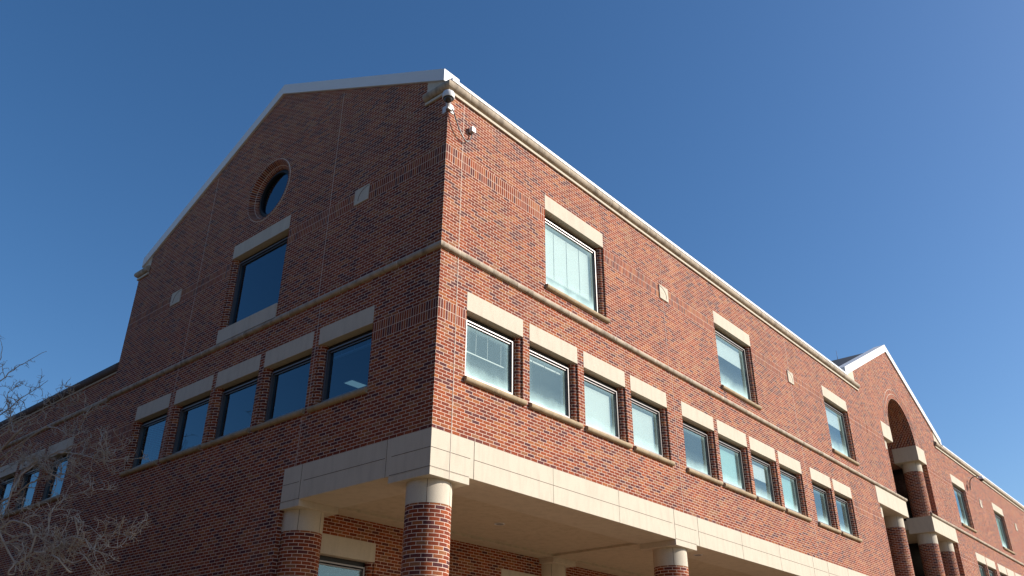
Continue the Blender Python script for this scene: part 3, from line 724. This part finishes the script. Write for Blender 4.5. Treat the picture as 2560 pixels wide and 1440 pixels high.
# ------------------------------------------------------------------ ground
g = MB(); g.poly([(-900, -900, 0), (900, -900, 0), (900, 900, 0), (-900, 900, 0)])
GR, n_, b_ = mat('dry_lawn', 0.95)
geo_ = N(n_, 'ShaderNodeNewGeometry').outputs['Position']
n_.links.new(mixc(n_, noise(n_, 0.6, 6, geo_), (0.13, 0.095, 0.055), (0.09, 0.075, 0.035)), b_.inputs['Base Color'])
o = g.build('ground', GR); o['kind'] = 'structure'
g = MB(); g.poly([(-3, -7, 0.004), (60, -7, 0.004), (60, 4.2, 0.004), (-3, 4.2, 0.004)])
PV, n_, b_ = mat('concrete_paving', 0.9)
geo_ = N(n_, 'ShaderNodeNewGeometry').outputs['Position']
bt_ = N(n_, 'ShaderNodeTexBrick', offset=0.0); n_.links.new(geo_, bt_.inputs['Vector'])
bt_.inputs['Scale'].default_value = 1; bt_.inputs['Brick Width'].default_value = 1.5; bt_.inputs['Row Height'].default_value = 1.5; bt_.inputs['Mortar Size'].default_value = 0.006
n_.links.new(mixc(n_, bt_.outputs['Fac'], mixc(n_, noise(n_, 2, 5, geo_), (0.20, 0.15, 0.10), (0.24, 0.185, 0.125)), (0.10, 0.09, 0.08)), b_.inputs['Base Color'])
o = g.build('pavement', PV); o['kind'] = 'structure'

# ------------------------------------------------------------------ added unseen block shading the gable end (behind the camera's left shoulder)
nb = thing('sky_blocker', 'added unseen brown block across the court that shades the gable end', 'building', (-24, 0, 0))
q = MB(); q.box(-36, -24, -22, 60, 0, 15.5); par(q.build('wall', plain('blocker_brown', (0.075, 0.040, 0.028), 0.9)), nb)
q = MB(); q.box(-36.3, -23.8, -22.3, 60.3, 15.5, 15.9); par(q.build('blocker_cap', RUST), nb)
for k in range(16):
    for z0 in (1.2, 5.6, 10.4):
        q = MB(); q.box(-24.02, -23.98, -20+k*5, -17.2+k*5, z0, z0+2.4); par(q.build('window', HEAD), nb)  # dark panels and lintels of the added blocker
        q = MB(); q.box(-24.05, -23.97, -20+k*5, -17.2+k*5, z0+2.4, z0+2.8); par(q.build('lintel', RUST), nb)
# ------------------------------------------------------------------ bare tree

BR = [([(-3.6,11.29,8.86),(-3.47,11.06,9.16),(-3.33,10.65,9.32),(-3.2,10.13,9.48)],0.014),
      ([(-3.4,9.61,7.4),(-3.35,10.11,7.42),(-3.3,10.88,8.0),(-3.25,11.53,8.56),(-3.2,11.8,8.93)],0.014),
      ([(-3.3,10.25,7.44),(-3.2,10.22,7.58),(-3.1,10.04,7.66),(-3.0,9.89,7.71)],0.016),
      ([(-2.6,11.18,8.25),(-2.55,10.81,8.37),(-2.5,10.21,8.26),(-2.45,9.77,8.23),(-2.4,9.32,8.28)],0.012),
      ([(-2.9,9.51,7.57),(-2.82,9.11,7.44),(-2.74,8.64,7.22),(-2.66,8.42,7.22),(-2.58,8.4,7.67),(-2.5,8.34,7.94)],0.013),
      ([(-3.4,8.98,6.06),(-3.29,9.05,6.35),(-3.18,9.01,6.57),(-3.07,8.69,6.68),(-2.96,8.28,6.69),(-2.84,8.05,6.68),(-2.73,7.55,6.57),(-2.62,6.79,6.33),(-2.51,6.36,6.3),(-2.4,6.2,6.37)],0.022),
      ([(-2.7,6.63,6.29),(-2.67,6.91,6.57),(-2.63,7.16,6.79),(-2.6,7.31,7.03)],0.011),
      ([(-3.5,8.81,5.89),(-3.39,8.93,6.14),(-3.27,8.84,6.43),(-3.16,8.69,6.61),(-3.04,8.46,6.69),(-2.93,8.1,6.78),(-2.81,7.47,6.85),(-2.7,7.48,6.99)],0.022),
      ([(-3.2,9.42,5.95),(-3.1,9.17,6.13),(-3.0,8.88,6.24),(-2.9,8.4,6.26),(-2.8,7.77,6.17),(-2.7,7.59,6.09),(-2.6,7.09,5.91)],0.018),
      ([(-2.8,7.56,6.11),(-2.75,7.46,6.23),(-2.7,7.3,6.3)],0.01),
      ([(-3.3,7.14,5.15),(-3.22,7.13,5.34),(-3.14,7.07,5.47),(-3.06,7.01,5.56),(-2.98,6.72,5.61),(-2.9,6.45,5.53)],0.015),
      ([(-3.9,7.65,4.86),(-3.8,7.42,5.02),(-3.7,6.99,4.92),(-3.6,6.93,4.78),(-3.5,6.94,4.74),(-3.4,6.75,4.75)],0.022),
      ([(-3.6,7.25,4.23),(-3.5,7.04,4.35),(-3.4,6.81,4.43),(-3.3,6.4,4.48),(-3.2,6.34,4.57),(-3.1,6.13,4.51),(-3.0,5.93,4.49)],0.022),
      ([(-3.4,7.81,4.88),(-3.35,7.44,4.82),(-3.3,7.06,4.73),(-3.25,6.85,4.62),(-3.2,6.5,4.55)],0.016),
      ([(-3.2,6.5,4.55),(-3.12,6.2,4.45),(-3.05,5.77,4.31),(-2.98,5.48,4.11),(-2.9,5.28,4.01)],0.015),
      ([(-3.1,5.25,4.34),(-3.04,5.38,4.49),(-2.98,5.37,4.59),(-2.92,5.31,4.63),(-2.86,4.9,4.6),(-2.8,4.54,4.49)],0.014),
      ([(-3.3,6.3,4.6),(-3.23,5.79,4.58),(-3.17,5.51,4.52),(-3.1,5.25,4.34)],0.014),
      ([(-3.3,5.93,4.97),(-3.27,5.73,4.85),(-3.25,5.68,4.74),(-3.23,5.78,4.6),(-3.2,5.7,4.52)],0.011),
      ([(-3.6,8.77,5.33),(-3.5,9.03,5.61),(-3.4,8.72,5.67),(-3.3,8.61,5.73)],0.016),
      ([(-3.7,7.2,4.0),(-3.6,7.21,4.3),(-3.5,7.09,4.01)],0.016),
      ([(-3.3,8.61,5.73),(-3.3,8.56,5.58),(-3.3,8.51,5.42)],0.01),
      ([(-3.5,9.93,6.59),(-3.43,9.79,6.76),(-3.37,9.6,6.92),(-3.3,9.43,6.97)],0.016),
      ([(-3.3,6.98,4.31),(-3.23,6.6,4.28),(-3.17,6.19,4.16),(-3.1,5.94,4.02)],0.014),
      ([(-3.8,7.69,4.54),(-3.75,7.43,4.65),(-3.7,7.09,4.63),(-3.65,6.88,4.4),(-3.6,6.86,4.12)],0.018),
      ([(-3.2,6.34,4.57),(-3.2,6.78,4.74),(-3.2,7.12,4.88)],0.011),
      ([(-3.1,8.01,6.15),(-3.05,9.1,6.63),(-3.0,9.34,7.0)],0.01),
      ([(-3.6,11.79,9.57),(-3.55,12.1,10.0),(-3.5,12.62,10.44)],0.01),
      ([(-3.4,5.83,4.18),(-3.37,6.51,4.36),(-3.33,7.08,4.32),(-3.3,7.54,4.08)],0.014)]
bark, n_, b_ = mat('pale_bark', 0.85)
geo_ = N(n_, 'ShaderNodeNewGeometry').outputs['Position']
n_.links.new(mixc(n_, noise(n_, 2.3, 4, geo_), (0.38, 0.31, 0.25), (0.58, 0.52, 0.45)), b_.inputs['Base Color'])
t = thing('bare_tree', 'leafless tree with pale curling twigs beside the shaded gable end, lower left', 'tree', (-3.2, 13.2, 0))
rnd = random.Random(11)
tk = MB()
trunk = [(-3.2, 13.2, 0), (-3.22, 13.2, 1.5), (-3.15, 13.25, 3.2), (-3.3, 13.3, 5.0), (-3.25, 13.5, 6.8), (-3.4, 13.9, 8.6), (-3.5, 14.6, 10.2)]
tk.tube(smooth(trunk, 3), [0.21-0.17*i/18 for i in range(19)], 12)
par(tk.build('trunk', bark), t)
def wander(p, d, L, seg, curl, r0, lift=0.0):
    pts = [Vector(p)]; d = Vector(d).normalized(); ax = Vector((rnd.gauss(0, 1), rnd.gauss(0, 1), rnd.gauss(0, 1))).normalized()
    for i in range(seg):
        d = (d+ax.cross(d)*curl*rnd.uniform(0.4, 1.4)+Vector((rnd.gauss(0, .18), rnd.gauss(0, .18), rnd.gauss(0, .18)+lift))).normalized()
        if rnd.random() < 0.12: ax = -ax
        pts.append(pts[-1]+d*(L/seg))
    return pts
tw = MB()
def twig(p, d, L, r, lvl):
    seg = 6 if lvl else 4
    pts = wander(p, d, L, seg, 0.38, r, 0.05)
    tw.tube(pts, [r*(1-0.55*i/seg) for i in range(seg+1)], 4 if lvl else 3, 1 if (not lvl and rnd.random() < 0.16) else 0)
    if lvl:
        k = max(2, int(L/(0.065 if lvl == 1 else 0.08)))
        for _ in range(k):
            i = rnd.randint(1, seg); q = pts[i-1].lerp(pts[i], rnd.random())
            dd = (pts[i]-pts[i-1]).normalized()*0.4+Vector((rnd.gauss(0, .7), rnd.gauss(0, .7), rnd.gauss(0.1, .7)))
            twig(q, dd, rnd.uniform(0.06, 0.17)*(1.0 if lvl == 1 else 1.9), r*0.8, lvl-1)
br = MB()
for pts, r in BR:
    P = smooth(pts, 4)
    P = [p+Vector((rnd.gauss(0, .012), rnd.gauss(0, .012), rnd.gauss(0, .012))) for p in P]
    n = len(P)-1
    br.tube(P, [0.95*r*(1.15-0.75*i/n) for i in range(n+1)], 6)
    Ls = 0
    for i in range(n):
        seg = (P[i+1]-P[i]); Ls += seg.length
        while Ls > 0.115:
            Ls -= 0.115
            if rnd.random() < (0.62 if P[i].z > 9.0 else 0.15): continue
            dd = seg.normalized()*0.7+Vector((rnd.gauss(0, .8), rnd.gauss(0, .8), rnd.gauss(0.1, .8)))
            big = rnd.random() < (0.12 if P[i].z > 9.0 else 0.24+0.25*(i/n))
            twig(P[i]+seg*rnd.random(), dd, rnd.uniform(0.32, 0.62) if big else rnd.uniform(0.10, 0.30), 0.0092 if big else 0.0072, 2 if big else 1)
    # limb that carries this branch: either from the trunk or from the nearest stouter branch
    root = P[0]
    if root.y > 9.2:
        zt = max(2.2, min(8.8, root.z*0.78+0.2)); base = Vector((-3.25, 13.3+max(0, zt-6)*0.25, zt))
        mid = base.lerp(root, 0.5)+Vector((rnd.uniform(-.3, .1), rnd.uniform(-.2, .2), 0.25))
        br.tube(smooth([base, mid, root], 5), [0.034-0.018*i/10 for i in range(11)], 7)
    else:
        near = min((Vector(q) for p2, r2 in BR for q in p2 if (Vector(q)-Vector(pts[0])).length > 0.02 and r2 >= r*0.9 and p2 is not pts),
                   key=lambda q: (q-root).length)
        mid = near.lerp(root, 0.5)+Vector((0.05, rnd.uniform(-.06, .06), -0.08))
        br.tube(smooth([near, mid, root], 4), 0.9*r, 6)
# the far side of the crown, outside the picture
for k in range(34):
    a = rnd.uniform(0.5, 5.2); z0 = rnd.uniform(3.5, 9.5); d = Vector((math.sin(a)*0.8-0.2, abs(math.cos(a)), 0.5))
    base = Vector((-3.3, 13.3+max(0, z0-6)*0.25, z0)); P = wander(base, d, rnd.uniform(1.6, 3.4), 9, 0.12, 0.03, 0.03)
    br.tube(P, [0.026-0.02*i/9 for i in range(10)], 6)
    for i in range(2, 9):
        for _ in range(3):
            dd = (P[i+1]-P[i]).normalized()*0.6+Vector((rnd.gauss(0, .8), rnd.gauss(0, .8), rnd.gauss(0.1, .8)))
            twig(P[i], dd, rnd.uniform(0.25, 0.6), 0.008, 1)
par(br.build('branches', bark, merge=False), t)
par(tw.build('twigs', [bark, plain('dried_tips', (0.34, 0.18, 0.09), 0.9)], merge=False), t)
